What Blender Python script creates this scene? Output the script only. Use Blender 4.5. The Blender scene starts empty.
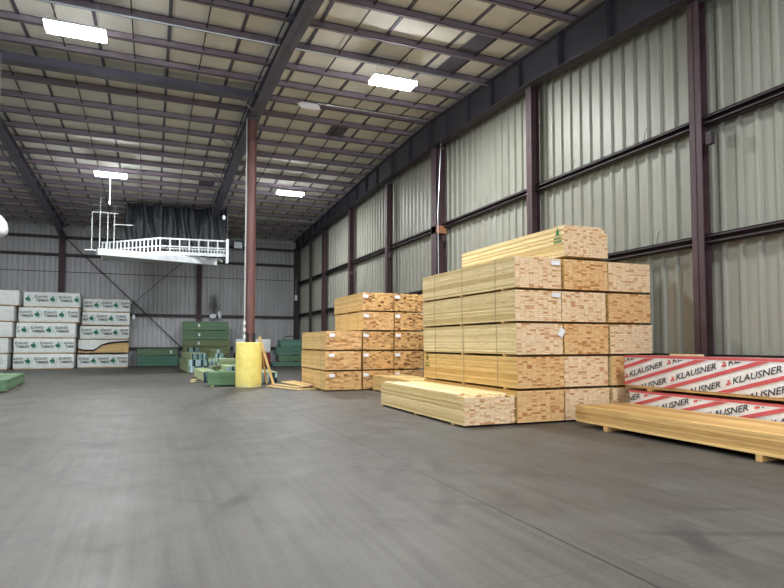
import bpy, bmesh, math, random
from mathutils import Matrix, Vector
R = random.Random(7)
PI = math.pi
C = bpy.context.scene.collection
scn = bpy.context.scene

# ------------------------------------------------------------------ materials
def srgb(r, g, b):
    f = lambda c: (c/255/12.92) if c/255 <= .04045 else ((c/255+.055)/1.055)**2.4
    return (f(r), f(g), f(b), 1)

class NT:
    def __init__(s, name):
        s.m = bpy.data.materials.new(name); s.m.use_nodes = True
        s.t = s.m.node_tree; s.b = s.t.nodes['Principled BSDF']
    def n(s, typ, **kw):
        o = s.t.nodes.new(typ)
        for k, v in kw.items():
            if k in o.inputs: o.inputs[k].default_value = v
            else: setattr(o, k, v)
        return o
    def l(s, a, b): s.t.links.new(a, b)
    def ramp(s, fac, stops, interp='LINEAR'):
        r = s.n('ShaderNodeValToRGB'); r.color_ramp.interpolation = interp
        e = r.color_ramp.elements
        while len(e) < len(stops): e.new(.5)
        for i, (p, c) in enumerate(stops): e[i].position = p; e[i].color = c
        s.l(fac, r.inputs[0]); return r.outputs[0]
    def mix(s, fac, a, b, blend='MIX'):
        m = s.n('ShaderNodeMix', data_type='RGBA', blend_type=blend)
        for v, i in ((fac, 0), (a, 6), (b, 7)):
            if hasattr(v, 'links'): s.l(v, m.inputs[i])
            else: m.inputs[i].default_value = v
        return m.outputs[2]
    def coord(s, scale=(1, 1, 1), rnd=True):
        tc = s.n('ShaderNodeTexCoord'); mp = s.n('ShaderNodeMapping')
        mp.inputs['Scale'].default_value = scale
        if rnd:
            oi = s.n('ShaderNodeObjectInfo'); ad = s.n('ShaderNodeVectorMath', operation='ADD')
            mu = s.n('ShaderNodeMath', operation='MULTIPLY'); mu.inputs[1].default_value = 37.0
            s.l(oi.outputs['Random'], mu.inputs[0]); s.l(tc.outputs['Object'], ad.inputs[0]); s.l(mu.outputs[0], ad.inputs[1])
            s.l(ad.outputs[0], mp.inputs[0])
        else: s.l(tc.outputs['Object'], mp.inputs[0])
        return mp.outputs[0]
    def noise(s, vec, scale=5, detail=4, rough=.6, dist=0):
        o = s.n('ShaderNodeTexNoise', Scale=scale, Detail=detail, Roughness=rough, Distortion=dist)
        s.l(vec, o.inputs['Vector']); return o.outputs['Fac']
    def bump(s, h, strength=.3, dist=.02):
        b = s.n('ShaderNodeBump', Strength=strength, Distance=dist); s.l(h, b.inputs['Height']); s.l(b.outputs[0], s.b.inputs['Normal'])

def plain(name, col, rough=.6, metal=0, var=.12, scale=3, bump=0, stretch=(1, 1, 1)):
    t = NT(name); t.b.inputs['Roughness'].default_value = rough; t.b.inputs['Metallic'].default_value = metal
    v = t.coord(stretch); n = t.noise(v, scale)
    dk = tuple(c*(1-var*1.6) for c in col[:3])+(1,); lt = tuple(min(1, c*(1+var*1.3)) for c in col[:3])+(1,)
    t.l(t.ramp(n, [(.3, dk), (.7, lt)]), t.b.inputs['Base Color'])
    if bump: t.bump(n, bump, .02)
    return t.m

def wood_side(name, a, b, knot=.5):
    t = NT(name); t.b.inputs['Roughness'].default_value = .62
    at = t.n('ShaderNodeAttribute', attribute_name='tone')
    base = t.mix(at.outputs['Fac'], a, b)
    g = t.noise(t.coord((14, .7, 40)), 2.2, 5, .65, .4)
    base = t.mix(1.0, base, t.ramp(g, [(.34, (.72, .64, .52, 1)), (.6, (1.04, 1.03, 1.0, 1))]), 'MULTIPLY')
    vo = t.n('ShaderNodeTexVoronoi', Scale=1.0); t.l(t.coord((9, 2.6, 13)), vo.inputs['Vector'])
    k = t.ramp(vo.outputs['Distance'], [(.07, (1, 1, 1, 1)), (.15, (0, 0, 0, 1))])
    km = t.n('ShaderNodeMath', operation='MULTIPLY'); km.inputs[1].default_value = knot; t.l(k, km.inputs[0])
    base = t.mix(km.outputs[0], base, srgb(120, 70, 35))
    t.l(base, t.b.inputs['Base Color']); t.bump(g, .15, .004)
    return t.m

def wood_end(name, a, b, dark, speck=.5):
    t = NT(name); t.b.inputs['Roughness'].default_value = .8
    at = t.n('ShaderNodeAttribute', attribute_name='tone')
    base = t.ramp(at.outputs['Fac'], [(0, a), (.78, b), (.97, dark)])
    n = t.noise(t.coord((9, 9, 22)), 3, 5, .7)
    base = t.mix(1.0, base, t.ramp(n, [(.34, (.74, .64, .54, 1)), (.48, (1, 1, 1, 1))]), 'MULTIPLY')
    vo = t.n('ShaderNodeTexVoronoi', Scale=1.0); t.l(t.coord((7, 7, 15)), vo.inputs['Vector'])
    k = t.ramp(vo.outputs['Distance'], [(.1, (speck, speck, speck, 1)), (.24, (0, 0, 0, 1))])
    base = t.mix(k, base, dark)
    t.l(base, t.b.inputs['Base Color'])
    return t.m

M = {}
M['side_pale'] = wood_side('pale_pine_side', srgb(212, 186, 126), srgb(252, 234, 188))
M['side_low'] = wood_side('weathered_gold_side', srgb(186, 142, 82), srgb(236, 200, 134), .3)
M['side_gold'] = wood_side('golden_pine_side', srgb(206, 164, 92), srgb(238, 206, 138), .35)
M['side_mid'] = wood_side('warm_pine_side', srgb(222, 186, 122), srgb(244, 214, 156), .35)
M['end_pale'] = wood_end('pale_pine_end', srgb(248, 222, 184), srgb(240, 206, 164), srgb(206, 150, 104), .5)
M['end_orange'] = wood_end('orange_pine_end', srgb(240, 202, 146), srgb(230, 182, 124), srgb(190, 126, 74), .5)
M['end_rough'] = wood_end('rough_sawn_end', srgb(238, 198, 138), srgb(222, 174, 114), srgb(120, 70, 38), .8)
M['green_side'] = wood_side('green_stained_side', srgb(84, 120, 92), srgb(108, 142, 110), .2)
M['olive_side'] = wood_side('olive_stained_side', srgb(104, 120, 88), srgb(126, 138, 100), .2)
M['palegreen_side'] = wood_side('pale_green_side', srgb(148, 172, 136), srgb(182, 198, 156), .2)
M['teal_side'] = wood_side('teal_stained_side', srgb(74, 122, 108), srgb(104, 148, 134), .2)
M['green_end'] = wood_end('blue_painted_end', srgb(188, 216, 220), srgb(30, 70, 84), srgb(12, 34, 42), .9)
M['sticker'] = plain('sticker_wood', srgb(200, 160, 100), .7)
M['strap'] = plain('steel_strapping', srgb(172, 160, 120), .5, .2)
M['tag'] = plain('white_paper', srgb(236, 236, 240), .6, var=.03)
M['stamp'] = plain('green_ink', srgb(40, 130, 70), .7)
M['stamp_dark'] = plain('dark_green_ink', srgb(96, 110, 40), .7)
M['ink'] = plain('black_ink', srgb(88, 98, 100), .6, var=.1)
M['kink'] = plain('charcoal_ink', srgb(50, 50, 54), .6, var=.1)
M['leaf'] = plain('leaf_green_ink', srgb(28, 120, 78), .6, var=.1)
M['ring'] = plain('pale_ring_ink', srgb(176, 206, 200), .6, var=.05)
M['red'] = plain('red_print', srgb(206, 88, 92), .5, var=.05)
M['steel'] = plain('oxide_painted_steel', srgb(74, 54, 58), .6, .1, var=.18, scale=2)
M['purlin'] = plain('haze_grey_purlin', srgb(148, 136, 146), .6, .1, var=.12, scale=1.5)  # colour lightened to stand in for haze under the roof
M['rafter'] = plain('dark_grey_rafter', srgb(98, 95, 108), .6, .1, var=.12, scale=1.5)  # grey raised as well, in place of haze
M['endrafter'] = plain('deep_grey_rafter', srgb(66, 63, 72), .65, .1, var=.1, scale=2)  # darker grey than the other roof beams
M['darksteel'] = plain('dark_steel', srgb(62, 50, 52), .6, .1)
M['galv'] = plain('galvanised', srgb(205, 210, 214), .35, .7, var=.05)
M['whitepaint'] = plain('white_painted_metal', srgb(225, 228, 226), .45, var=.05)
M['convey'] = plain('dusty_white_metal', srgb(196, 200, 204), .5, var=.1)
M['greywhite'] = plain('grey_white_metal', srgb(190, 196, 192), .5, var=.08)
M['rubber'] = plain('black_rubber', srgb(28, 28, 30), .7)
M['polewood'] = plain('red_brown_pipe', srgb(112, 76, 72), .5, .1, var=.15, stretch=(3, 3, .3))
M['orangepatch'] = plain('orange_patch', srgb(158, 106, 72), .7)
M['daylit'] = plain('daylight_white_plastic', srgb(240, 244, 250), .3, var=.02)

def wrap_mat(name, col, dirt):
    t = NT(name); t.b.inputs['Roughness'].default_value = .38
    n = t.noise(t.coord((1.2, 3, 3)), 3, 6, .65, .6)
    t.l(t.ramp(n, [(.28, dirt), (.55, col)]), t.b.inputs['Base Color'])
    n2 = t.noise(t.coord((2, 5, 5)), 4, 4, .6, 1.2); t.bump(n2, .55, .03)
    return t.m
M['wrap'] = wrap_mat('white_wrap', srgb(240, 243, 240), srgb(214, 224, 220))
M['kwrap'] = wrap_mat('cream_wrap', srgb(240, 238, 236), srgb(228, 225, 221))
M['pinkwrap'] = wrap_mat('faded_red_wrap_top', srgb(206, 128, 124), srgb(180, 110, 106))
M['blackplastic'] = None
t = NT('black_plastic_sheet'); t.b.inputs['Roughness'].default_value = .32; t.b.inputs['Base Color'].default_value = srgb(44, 48, 54)
t.bump(t.noise(t.coord((1.4, 1.4, .6)), 4, 5, .6, 1.0), .8, .08); M['blackplastic'] = t.m

# yellow bollard: chipped paint
t = NT('yellow_chipped_paint'); t.b.inputs['Roughness'].default_value = .55
v = t.coord((1, 1, 1))
n = t.noise(v, 4, 6, .7); geo = t.n('ShaderNodeTexCoord'); sp = t.n('ShaderNodeSeparateXYZ'); t.l(geo.outputs['Object'], sp.inputs[0])
base = t.ramp(n, [(.3, srgb(228, 208, 104)), (.65, srgb(244, 228, 136))])
mr = t.n('ShaderNodeMapRange'); t.l(sp.outputs['Z'], mr.inputs[0])
for i, val in ((1, .0), (2, .7), (3, .13), (4, -.22)): mr.inputs[i].default_value = val
ad = t.n('ShaderNodeMath', operation='ADD'); t.l(t.noise(v, 13, 5, .75), ad.inputs[0]); t.l(mr.outputs[0], ad.inputs[1])
k = t.ramp(ad.outputs[0], [(.6, (0, 0, 0, 1)), (.64, (1, 1, 1, 1))])
t.l(t.mix(k, base, srgb(196, 196, 170)), t.b.inputs['Base Color']); M['yellow'] = t.m

# corrugated wall sheet: flow-down dirt streaks
def sheet(name, a, b, stain=False, yax=False):
    t = NT(name); t.b.inputs['Roughness'].default_value = .5; t.b.inputs['Metallic'].default_value = .15
    n = t.noise(t.coord((1.2, 1.2, .22), False), 1.6, 4, .5)
    n2 = t.noise(t.coord((.25, .25, .3), False), 2, 4, .6)
    base = t.mix(n2, t.ramp(n, [(.3, a), (.7, b)]), b)
    base = t.mix(1, base, t.ramp(n, [(.3, (.94, .93, .91, 1)), (.5, (1, 1, 1, 1))]), 'MULTIPLY')
    if stain:
        # soot stains round the vent opening and a run below the middle girt
        tc = t.n('ShaderNodeTexCoord'); mp = t.n('ShaderNodeMapping')
        mp.inputs['Location'].default_value = (-4.1*1.0, 0, -4.2*.42); mp.inputs['Scale'].default_value = (1.0, 0, .42)
        t.l(tc.outputs['Object'], mp.inputs[0]); ln = t.n('ShaderNodeVectorMath', operation='LENGTH'); t.l(mp.outputs[0], ln.inputs[0])
        ad = t.n('ShaderNodeMath', operation='ADD'); t.l(ln.outputs['Value'], ad.inputs[0])
        nn = t.noise(t.coord((3, 1, .8), False), 2, 5, .7); mu = t.n('ShaderNodeMath', operation='MULTIPLY'); mu.inputs[1].default_value = .9
        t.l(nn, mu.inputs[0]); t.l(mu.outputs[0], ad.inputs[1])
        k = t.ramp(ad.outputs[0], [(.55, (.85, .85, .85, 1)), (1.1, (0, 0, 0, 1))])
        base = t.mix(k, base, srgb(40, 38, 42))
    t.l(base, t.b.inputs['Base Color']); return t.m
M['sheet'] = sheet('grey_green_sheet', srgb(138, 138, 126), srgb(148, 148, 136))
M['backsheet'] = sheet('grey_sheet', srgb(160, 160, 163), srgb(180, 180, 182), True)

# insulation between the purlins
t = NT('roof_insulation'); t.b.inputs['Roughness'].default_value = .7
n = t.noise(t.coord((1, 1, 1), False), .6, 5, .6); n2 = t.noise(t.coord((.25, .6, 1), False), 3, 4, .6)
t.l(t.mix(n2, t.ramp(n, [(.3, srgb(214, 210, 200)), (.7, srgb(242, 240, 232))]), srgb(230, 227, 218)), t.b.inputs['Base Color'])
t.bump(n2, .3, .05); M['insul'] = t.m

# concrete floor: dusty, with tyre sweeps and joint lines
t = NT('worn_concrete'); v = t.coord((1, 1, 1), False)
big = t.noise(v, .22, 5, .6, .4); mid = t.noise(v, 1.3, 6, .65); fine = t.noise(v, 30, 4, .7)
base = t.ramp(big, [(.32, srgb(74, 71, 66)), (.68, srgb(90, 87, 81))])
base = t.mix(1, base, t.ramp(mid, [(.3, (.8, .8, .8, 1)), (.6, (1.05, 1.05, 1.05, 1))]), 'MULTIPLY')
base = t.mix(1, base, t.ramp(fine, [(.3, (.8, .8, .8, 1)), (.7, (1.12, 1.12, 1.12, 1))]), 'MULTIPLY')
# long streaks left by traffic, running down the aisle
tc = t.n('ShaderNodeTexCoord'); mp = t.n('ShaderNodeMapping'); mp.inputs['Rotation'].default_value = (0, 0, .12); mp.inputs['Scale'].default_value = (4.5, .16, 1)
t.l(tc.outputs['Object'], mp.inputs[0]); st = t.noise(mp.outputs[0], 2.0, 5, .6, .3)
base = t.mix(1, base, t.ramp(st, [(.36, (.8, .79, .79, 1)), (.5, (1, 1, 1, 1)), (.66, (1.14, 1.14, 1.14, 1))]), 'MULTIPLY')
for (cx, cy, sc, lo) in ((9.5, 15.5, .5, .0), (-3.0, 9.0, .33, .1), (11, 1, .26, .2)):   # curved tyre marks
    mp = t.n('ShaderNodeMapping'); mp.inputs['Location'].default_value = (-cx*sc, -cy*sc, 0); mp.inputs['Scale'].default_value = (sc, sc, 0)
    t.l(tc.outputs['Object'], mp.inputs[0])
    w = t.n('ShaderNodeTexWave', wave_type='RINGS', rings_direction='SPHERICAL', Scale=.9, Distortion=1.3, Detail=3); w.inputs['Detail Scale'].default_value = .7
    t.l(mp.outputs[0], w.inputs['Vector'])
    k = t.ramp(w.outputs['Fac'], [(.9, (0, 0, 0, 1)), (.97, (.5, .5, .5, 1))])
    mk = t.n('ShaderNodeMath', operation='MULTIPLY'); t.l(k, mk.inputs[0])
    t.l(t.ramp(t.noise(v, .45, 4, .6), [(.48, (0, 0, 0, 1)), (.62, (1, 1, 1, 1))]), mk.inputs[1])
    base = t.mix(mk.outputs[0], base, srgb(52, 48, 48))
sp = t.n('ShaderNodeSeparateXYZ'); t.l(tc.outputs['Object'], sp.inputs[0])
def joint(sock, period, off, w):
    a = t.n('ShaderNodeMath', operation='SUBTRACT'); a.inputs[1].default_value = off; t.l(sock, a.inputs[0])
    b = t.n('ShaderNodeMath', operation='PINGPONG'); b.inputs[1].default_value = period; t.l(a.outputs[0], b.inputs[0])
    c = t.n('ShaderNodeMath', operation='LESS_THAN'); c.inputs[1].default_value = w; t.l(b.outputs[0], c.inputs[0]); return c.outputs[0]
base = t.mix(joint(sp.outputs['X'], 4.4, 3.1, .014), base, srgb(44, 40, 40))
base = t.mix(joint(sp.outputs['Y'], 8.8, 21.0, .008), base, srgb(72, 66, 64))
t.l(base, t.b.inputs['Base Color'])
t.l(t.ramp(mid, [(.3, (.42, .42, .42, 1)), (.7, (.62, .62, .62, 1))]), t.b.inputs['Roughness'])
t.bump(fine, .12, .01); M['floor'] = t.m

# lamp lens
t = NT('lamp_lens'); t.b.inputs['Base Color'].default_value = (1, 1, 1, 1)
t.b.inputs['Emission Color'].default_value = (.93, .97, 1, 1); t.b.inputs['Emission Strength'].default_value = 100
M['lens'] = t.m

# ------------------------------------------------------------------ mesh helpers
class MB:
    def __init__(s): s.v = []; s.f = []; s.mi = []; s.tn = []
    def quad(s, pts, mi=0, tone=0):
        k = len(s.v); s.v += [tuple(p) for p in pts]; s.f.append(tuple(range(k, k+len(pts)))); s.mi.append(mi); s.tn.append(tone)
    def box(s, x0, x1, y0, y1, z0, z1, mi=0, tone=0, end=None, mat=None):
        p = [(x0, y0, z0), (x1, y0, z0), (x1, y1, z0), (x0, y1, z0), (x0, y0, z1), (x1, y0, z1), (x1, y1, z1), (x0, y1, z1)]
        if mat is not None: p = [tuple(mat @ Vector(q)) for q in p]
        k = len(s.v); s.v += p
        for i, f in enumerate(((0, 3, 2, 1), (4, 5, 6, 7), (0, 1, 5, 4), (2, 3, 7, 6), (1, 2, 6, 5), (3, 0, 4, 7))):
            s.f.append(tuple(k+j for j in f)); s.mi.append(end if (end is not None and i in (2, 3)) else mi); s.tn.append(tone)
    def tube(s, a, b, r, n=8, r2=None, mi=0):
        a, b = Vector(a), Vector(b); d = (b-a).normalized(); r2 = r if r2 is None else r2
        u = d.cross(Vector((0, 0, 1)) if abs(d.z) < .9 else Vector((1, 0, 0))).normalized(); w = d.cross(u); k = len(s.v)
        for q, rr in ((a, r), (b, r2)):
            for i in range(n):
                g = 2*PI*i/n; s.v.append(tuple(q+u*math.cos(g)*rr+w*math.sin(g)*rr))
        for i in range(n):
            j = (i+1) % n; s.f.append((k+i, k+n+i, k+n+j, k+j)); s.mi.append(mi); s.tn.append(0)
        s.f.append(tuple(k+i for i in range(n))); s.mi.append(mi); s.tn.append(0)
        s.f.append(tuple(k+n+n-1-i for i in range(n))); s.mi.append(mi); s.tn.append(0)
    def lathe(s, prof, n=32, mi=0):
        k = len(s.v)
        for r, z in prof:
            for i in range(n):
                g = 2*PI*i/n; s.v.append((r*math.cos(g), r*math.sin(g), z))
        for a in range(len(prof)-1):
            for i in range(n):
                j = (i+1) % n; s.f.append((k+a*n+i, k+a*n+j, k+a*n+n+j, k+a*n+n+i)); s.mi.append(mi); s.tn.append(0)
        s.f.append(tuple(k+(len(prof)-1)*n+i for i in range(n))); s.mi.append(mi); s.tn.append(0)
        s.f.append(tuple(k+n-1-i for i in range(n))); s.mi.append(mi); s.tn.append(0)
    def build(s, name, mats, parent=None, bevel=0, smooth=False):
        me = bpy.data.meshes.new(name); me.from_pydata(s.v, [], s.f)
        if not isinstance(mats, (list, tuple)): mats = [mats]
        for m in mats: me.materials.append(m)
        me.polygons.foreach_set('material_index', s.mi)
        at = me.attributes.new('tone', 'FLOAT', 'FACE'); at.data.foreach_set('value', s.tn)
        if smooth: me.polygons.foreach_set('use_smooth', [True]*len(s.f))
        me.update(); o = bpy.data.objects.new(name, me); C.objects.link(o)
        if parent: o.parent = parent
        if bevel:
            b = o.modifiers.new('b', 'BEVEL'); b.width = bevel; b.segments = 2
        return o

def tag(o, label, cat, group=None):
    o['label'] = label; o['category'] = cat
    if group: o['group'] = group
    return o
def thing(name, label, cat, loc=(0, 0, 0), rotz=0, group=None):
    o = bpy.data.objects.new(name, None); C.objects.link(o); o.location = loc; o.rotation_euler = (0, 0, rotz)
    o.empty_display_size = .2
    return tag(o, label, cat, group)
def struct(o): o['kind'] = 'structure'; return o
def copy_tree(o, parent=None):
    c = o.copy(); C.objects.link(c); c.parent = parent
    for ch in [x for x in bpy.data.objects if x.parent == o]: copy_tree(ch, c)
    return c

# ------------------------------------------------------------------ building shell
WX, BY, LX, FY = 10.42, 44.05, -19.0, -12.0
def roofz(y): return 10.22 - .047*abs(y-21.5)      # underside of the purlins

m = MB(); m.quad([(LX, FY, 0), (WX+.1, FY, 0), (WX+.1, BY+.1, 0), (LX, BY+.1, 0)])
struct(m.build('floor', M['floor']))

ridge = 21.5
m = MB(); pz = .24
for ya, yb in ((FY, ridge), (ridge, BY+.1)):
    za, zb = roofz(ya)+pz, roofz(yb)+pz
    m.quad([(LX, ya, za), (LX, yb, zb), (WX+.1, yb, zb), (WX+.1, ya, za)])
    m.quad([(LX, ya, za+.1), (WX+.1, ya, za+.1), (WX+.1, yb, zb+.1), (LX, yb, zb+.1)])
ceiling = struct(m.build('ceiling', M['insul']))
y = 16.25 - 1.46*19; purl = []
while y < BY-.3:
    z = roofz(y); m = MB()
    m.box(LX, WX, y-.085, y+.02, z, z+.02); m.box(LX, WX, y, y+.02, z, z+pz); m.box(LX, WX, y, y+.1, z+pz-.02, z+pz)
    m.box(LX, WX, y-.085, y-.07, z, z+.05)
    if y > 4: m.build('purlin', M['purlin'], ceiling)
    else: purl.append(m)
    y += 1.46
mm = MB()
for q in purl:
    k = len(mm.v); mm.v += q.v; mm.f += [tuple(i+k for i in f) for f in q.f]; mm.mi += q.mi; mm.tn += q.tn
mm.build('purlin', M['purlin'], ceiling)
# seams of the insulation and sag rods, running down the slope
def slope_strip(x, w, dz, h, name, mat, y0=FY):
    m = MB()
    for ya, yb in ((y0, ridge), (ridge, BY)):
        za, zb = roofz(ya)+dz, roofz(yb)+dz
        m.v += [(x-w, ya, za), (x+w, ya, za), (x+w, yb, zb), (x-w, yb, zb), (x-w, ya, za+h), (x+w, ya, za+h), (x+w, yb, zb+h), (x-w, yb, zb+h)]
        k = len(m.v)-8
        for f in ((0, 3, 2, 1), (4, 5, 6, 7), (0, 1, 5, 4), (2, 3, 7, 6), (1, 2, 6, 5), (3, 0, 4, 7)):
            m.f.append(tuple(k+i for i in f)); m.mi.append(0); m.tn.append(0)
    return m.build(name, mat, ceiling)
x = LX+.7; i = 0
while x < WX-.3:
    if i % 2 == 0: slope_strip(x, .045, pz-.035, .03, 'insulation_seam', M['rafter'])
    else: slope_strip(x, .016, .12, .03, 'sag_rod', M['darksteel'])
    x += .93; i += 1
# darker translucent roof panels
for (x0, x1, k) in ((8.1, 8.75, 0), (8.1, 8.75, 1), (-1.5, -.9, 0), (2.2, 2.9, 12), (6.6, 7.3, 6)):
    ya = 13.33+1.46*k+.05; m = MB(); z0, z1 = roofz(ya)+pz-.06, roofz(ya+1.36)+pz-.06
    if ya < ridge < ya+1.36: continue
    m.quad([(x0, ya, z0), (x0, ya+1.36, z1), (x1, ya+1.36, z1), (x1, ya, z0)]); m.quad([(x0, ya, z0+.02), (x1, ya, z0+.02), (x1, ya+1.36, z1+.02), (x0, ya+1.36, z1+.02)])
    m.build('roof_panel', M['greywhite'] if False else M['rafter'], ceiling)

def i_rafter(x, prof, w, name, parent, mat=None):
    # tapered I-section running along the slope: prof = [(y, bottom)], top meets the purlins
    m = MB(); t = .02
    for (ya, ba), (yb, bb) in zip(prof, prof[1:]):
        ta, tb = roofz(ya)-.01, roofz(yb)-.01
        for (x0, x1, la, ha, lb, hb) in ((x-w, x+w, ba, ba+t, bb, bb+t), (x-w, x+w, ta-t, ta, tb-t, tb), (x-.012, x+.012, ba, ta, bb, tb)):
            k = len(m.v); m.v += [(x0, ya, la), (x1, ya, la), (x1, yb, lb), (x0, yb, lb), (x0, ya, ha), (x1, ya, ha), (x1, yb, hb), (x0, yb, hb)]
            for f in ((0, 3, 2, 1), (4, 5, 6, 7), (0, 1, 5, 4), (2, 3, 7, 6), (1, 2, 6, 5), (3, 0, 4, 7)):
                m.f.append(tuple(k+i for i in f)); m.mi.append(0); m.tn.append(0)
        n = max(1, int((yb-ya)/1.5))
        for j in range(n):
            yy = ya+(yb-ya)*j/n; b0 = ba+(bb-ba)*j/n
            m.box(x-w*.9, x+w*.9, yy-.008, yy+.008, b0+t, roofz(yy)-.03)
    return m.build(name, mat or M['rafter'], parent)
for bx, col in ((3.35, None), (-5.55, None), (-14.3, None)):
    hz = 8.62 if bx < 3 else 8.75
    i_rafter(bx, [(FY, 8.2), (8, 9.05), (16, 9.78), (21.5, 9.84), (27, 9.68), (36, 9.1), (41, 8.95), (43.5, hz)], .2, 'main_beam', ceiling)
# diagonal flange braces beside the left beam
for bx in (-5.55, 3.35):
    for k in range(6):
        y = 16.25+1.46*(3+3*k)
        if y > 42: continue
        m = MB(); m.tube((bx-.2, y, roofz(y)-.42), (bx-.85, y, roofz(y)+.05), .02, 6); m.build('flange_brace', M['purlin'], ceiling)
# double eave strut crossing the left bay
m = MB(); yy = 20.15; m.box(-5.3, 3.1, yy-.13, yy+.13, roofz(yy)-.2, roofz(yy)+.05); m.box(-5.3, 3.1, yy-.2, yy+.2, roofz(yy)-.22, roofz(yy)-.2); m.build('roof_strut', M['rafter'], ceiling)

def corrugated(axis, c, a0, a1, topf, phase, pitch, side, name, mat):
    # trapezoid ribs standing off the sheet towards the room
    m = MB(); d = .055; pts = []; u = a0
    k0 = math.floor((a0-phase)/pitch)
    k = k0; pts.append((a0, 0))
    while phase+k*pitch < a1:
        r = phase+k*pitch
        for du, h in ((-.06, 0), (-.032, d), (.032, d), (.06, 0)):
            if a0 < r+du < a1: pts.append((r+du, h))
        for du in ():      # small stiffening ribs in the pan
            if a0 < r+du-.02 and r+du+.02 < a1: pts += [(r+du-.02, 0), (r+du, .01), (r+du+.02, 0)]
        k += 1
    pts.append((a1, 0)); P = []
    for (u, h) in pts:
        q = c+side*h
        P.append(((q, u) if axis == 'Y' else (u, q), u))
    for (p, u), (p2, u2) in zip(P, P[1:]):
        z1, z2 = topf(u), topf(u2)
        m.quad([(*p, 0), (*p2, 0), (*p2, z2), (*p, z1)])
    return struct(m.build(name, mat))
wall_r = corrugated('Y', WX-.05, FY, BY, lambda u: roofz(u)+.2, 11.13, .375, -1, 'wall_right', M['sheet'])
wall_b = corrugated('X', BY-.05, LX, WX-.06, lambda u: roofz(BY)+.25, 0, .3, -1, 'wall_back', M['backsheet'])
wall_l = corrugated('Y', LX, FY, BY, lambda u: roofz(u)+.2, 0, .375, 1, 'wall_left', M['sheet'])

# rafter along the right wall
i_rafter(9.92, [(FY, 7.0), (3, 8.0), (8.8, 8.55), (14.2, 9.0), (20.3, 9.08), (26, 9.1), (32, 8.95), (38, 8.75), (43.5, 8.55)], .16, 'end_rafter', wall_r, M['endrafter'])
# girts
for z in (1.2, 3.57, 5.95):
    for ya, yb in zip([FY, 2.8, 8.4, 13.95, 19.85, 25.1, 30.65, 36.1], [2.8, 8.4, 13.95, 19.85, 25.1, 30.65, 36.1, BY-.1]):
        m = MB(); m.box(10.12, 10.3, ya+.02, yb-.02, z-.02, z); m.box(10.28, 10.3, ya+.02, yb-.02, z-.02, z+.17)
        m.box(10.12, 10.3, ya+.02, yb-.02, z+.15, z+.17); m.box(10.12, 10.135, ya+.02, yb-.02, z-.02, z+.03); m.box(10.12, 10.135, ya+.02, yb-.02, z+.12, z+.17)
        m.build('girt', M['darksteel'], wall_r)
def column(x, y, zt, depth, fl, parent, axis='X', mat=None, base=True):
    m = MB(); t = .018
    if axis == 'X':   # web runs along X, flanges face the room
        m.box(x-depth/2, x-depth/2+t, y-fl/2, y+fl/2, 0, zt); m.box(x+depth/2-t, x+depth/2, y-fl/2, y+fl/2, 0, zt); m.box(x-depth/2, x+depth/2, y-.008, y+.008, 0, zt)
    else:
        m.box(x-fl/2, x+fl/2, y-depth/2, y-depth/2+t, 0, zt); m.box(x-fl/2, x+fl/2, y+depth/2-t, y+depth/2, 0, zt); m.box(x-.008, x+.008, y-depth/2, y+depth/2, 0, zt)
    if base: m.box(x-depth/2-.05, x+depth/2+.02, y-fl/2-.05, y+fl/2+.05, 0, .03)
    return m.build('steel_column', mat or M['steel'], parent)
for y, d, fl in ((2.8, .32, .28), (8.45, .2, .27), (13.95, .28, .25), (19.85, .42, .42), (25.1, .28, .28), (30.65, .28, .28), (36.1, .28, .28)):
    column(10.12-d/2+.1, y, 9.0 if y > 10 else 8.5 if y > 5 else 7.9, d, fl, wall_r)
column(9.95, 39.1, 8.7, .16, .16, wall_r, mat=M['darksteel'])
column(10.05, 43.6, 8.7, .4, .3, wall_r, mat=M['darksteel'])
# orange patch and cable on the deep column
m = MB(); m.box(9.8, 10.24, 19.63, 20.07, 5.72, 6.0); m.build('painted_band', M['orangepatch'], wall_r)['label'] = 'orange brown band painted round the column'
m = MB(); m.tube((9.8, 19.45, 3.3), (9.8, 19.48, 6.5), .012, 6); m.tube((9.8, 19.48, 6.5), (9.9, 19.4, 9.2), .012, 6); m.build('hanging_cable', M['galv'], wall_r)
# little clips on the columns
for y, z in ((8.2, 5.6), (19.6, 5.5), (24.9, 5.6), (30.4, 5.4)):
    m = MB(); m.box(10.0, 10.1, y-.12, y, z-.12, z+.12); m.build('girt_clip', M['darksteel'], wall_r)
# back wall steel
for x in (-14.4, -5.55, 3.05):
    column(x, BY-.35, 8.7 if x < 0 else 8.9, .36, .34 if x < 0 else .28, wall_b, 'Y')
for z in (1.2, 3.5, 7.38, 8.55):
    for xa, xb in zip([LX, -14.4, -5.55, 3.05], [-14.4, -5.55, 3.05, WX-.35]):
        m = MB(); m.box(xa+.02, xb-.02, BY-.28, BY-.1, z-.09, z+.09)
        m.build('girt', M['darksteel'] if xa > -6 or True else M['steel'], wall_b)
m = MB(); m.box(LX, WX-.1, BY-.12, BY-.1, 6.25, 6.29); m.build('sheet_lap', M['darksteel'], wall_b)
m = MB(); m.tube((-5.5, BY-.38, 8.6), (3.0, BY-.38, .2), .035, 6); m.build('brace_rod', M['darksteel'], wall_b)
m = MB(); m.tube((3.0, BY-.4, 8.3), (-5.5, BY-.4, -.0+.2), .022, 6); m.build('brace_rod', M['darksteel'], wall_b)
# knee bracket under the left beam
m = MB(); m.v += [(-5.56, 43.4, 8.7), (-5.56, 41.8, 8.85), (-5.56, 43.4, 7.9), (-5.54, 43.4, 8.7), (-5.54, 41.8, 8.85), (-5.54, 43.4, 7.9)]
for f in ((0, 1, 2), (3, 5, 4), (0, 3, 4, 1), (1, 4, 5, 2), (2, 5, 3, 0)): m.f.append(f); m.mi.append(0); m.tn.append(0)
m.build('haunch_plate', M['rafter'], wall_b)

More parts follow.
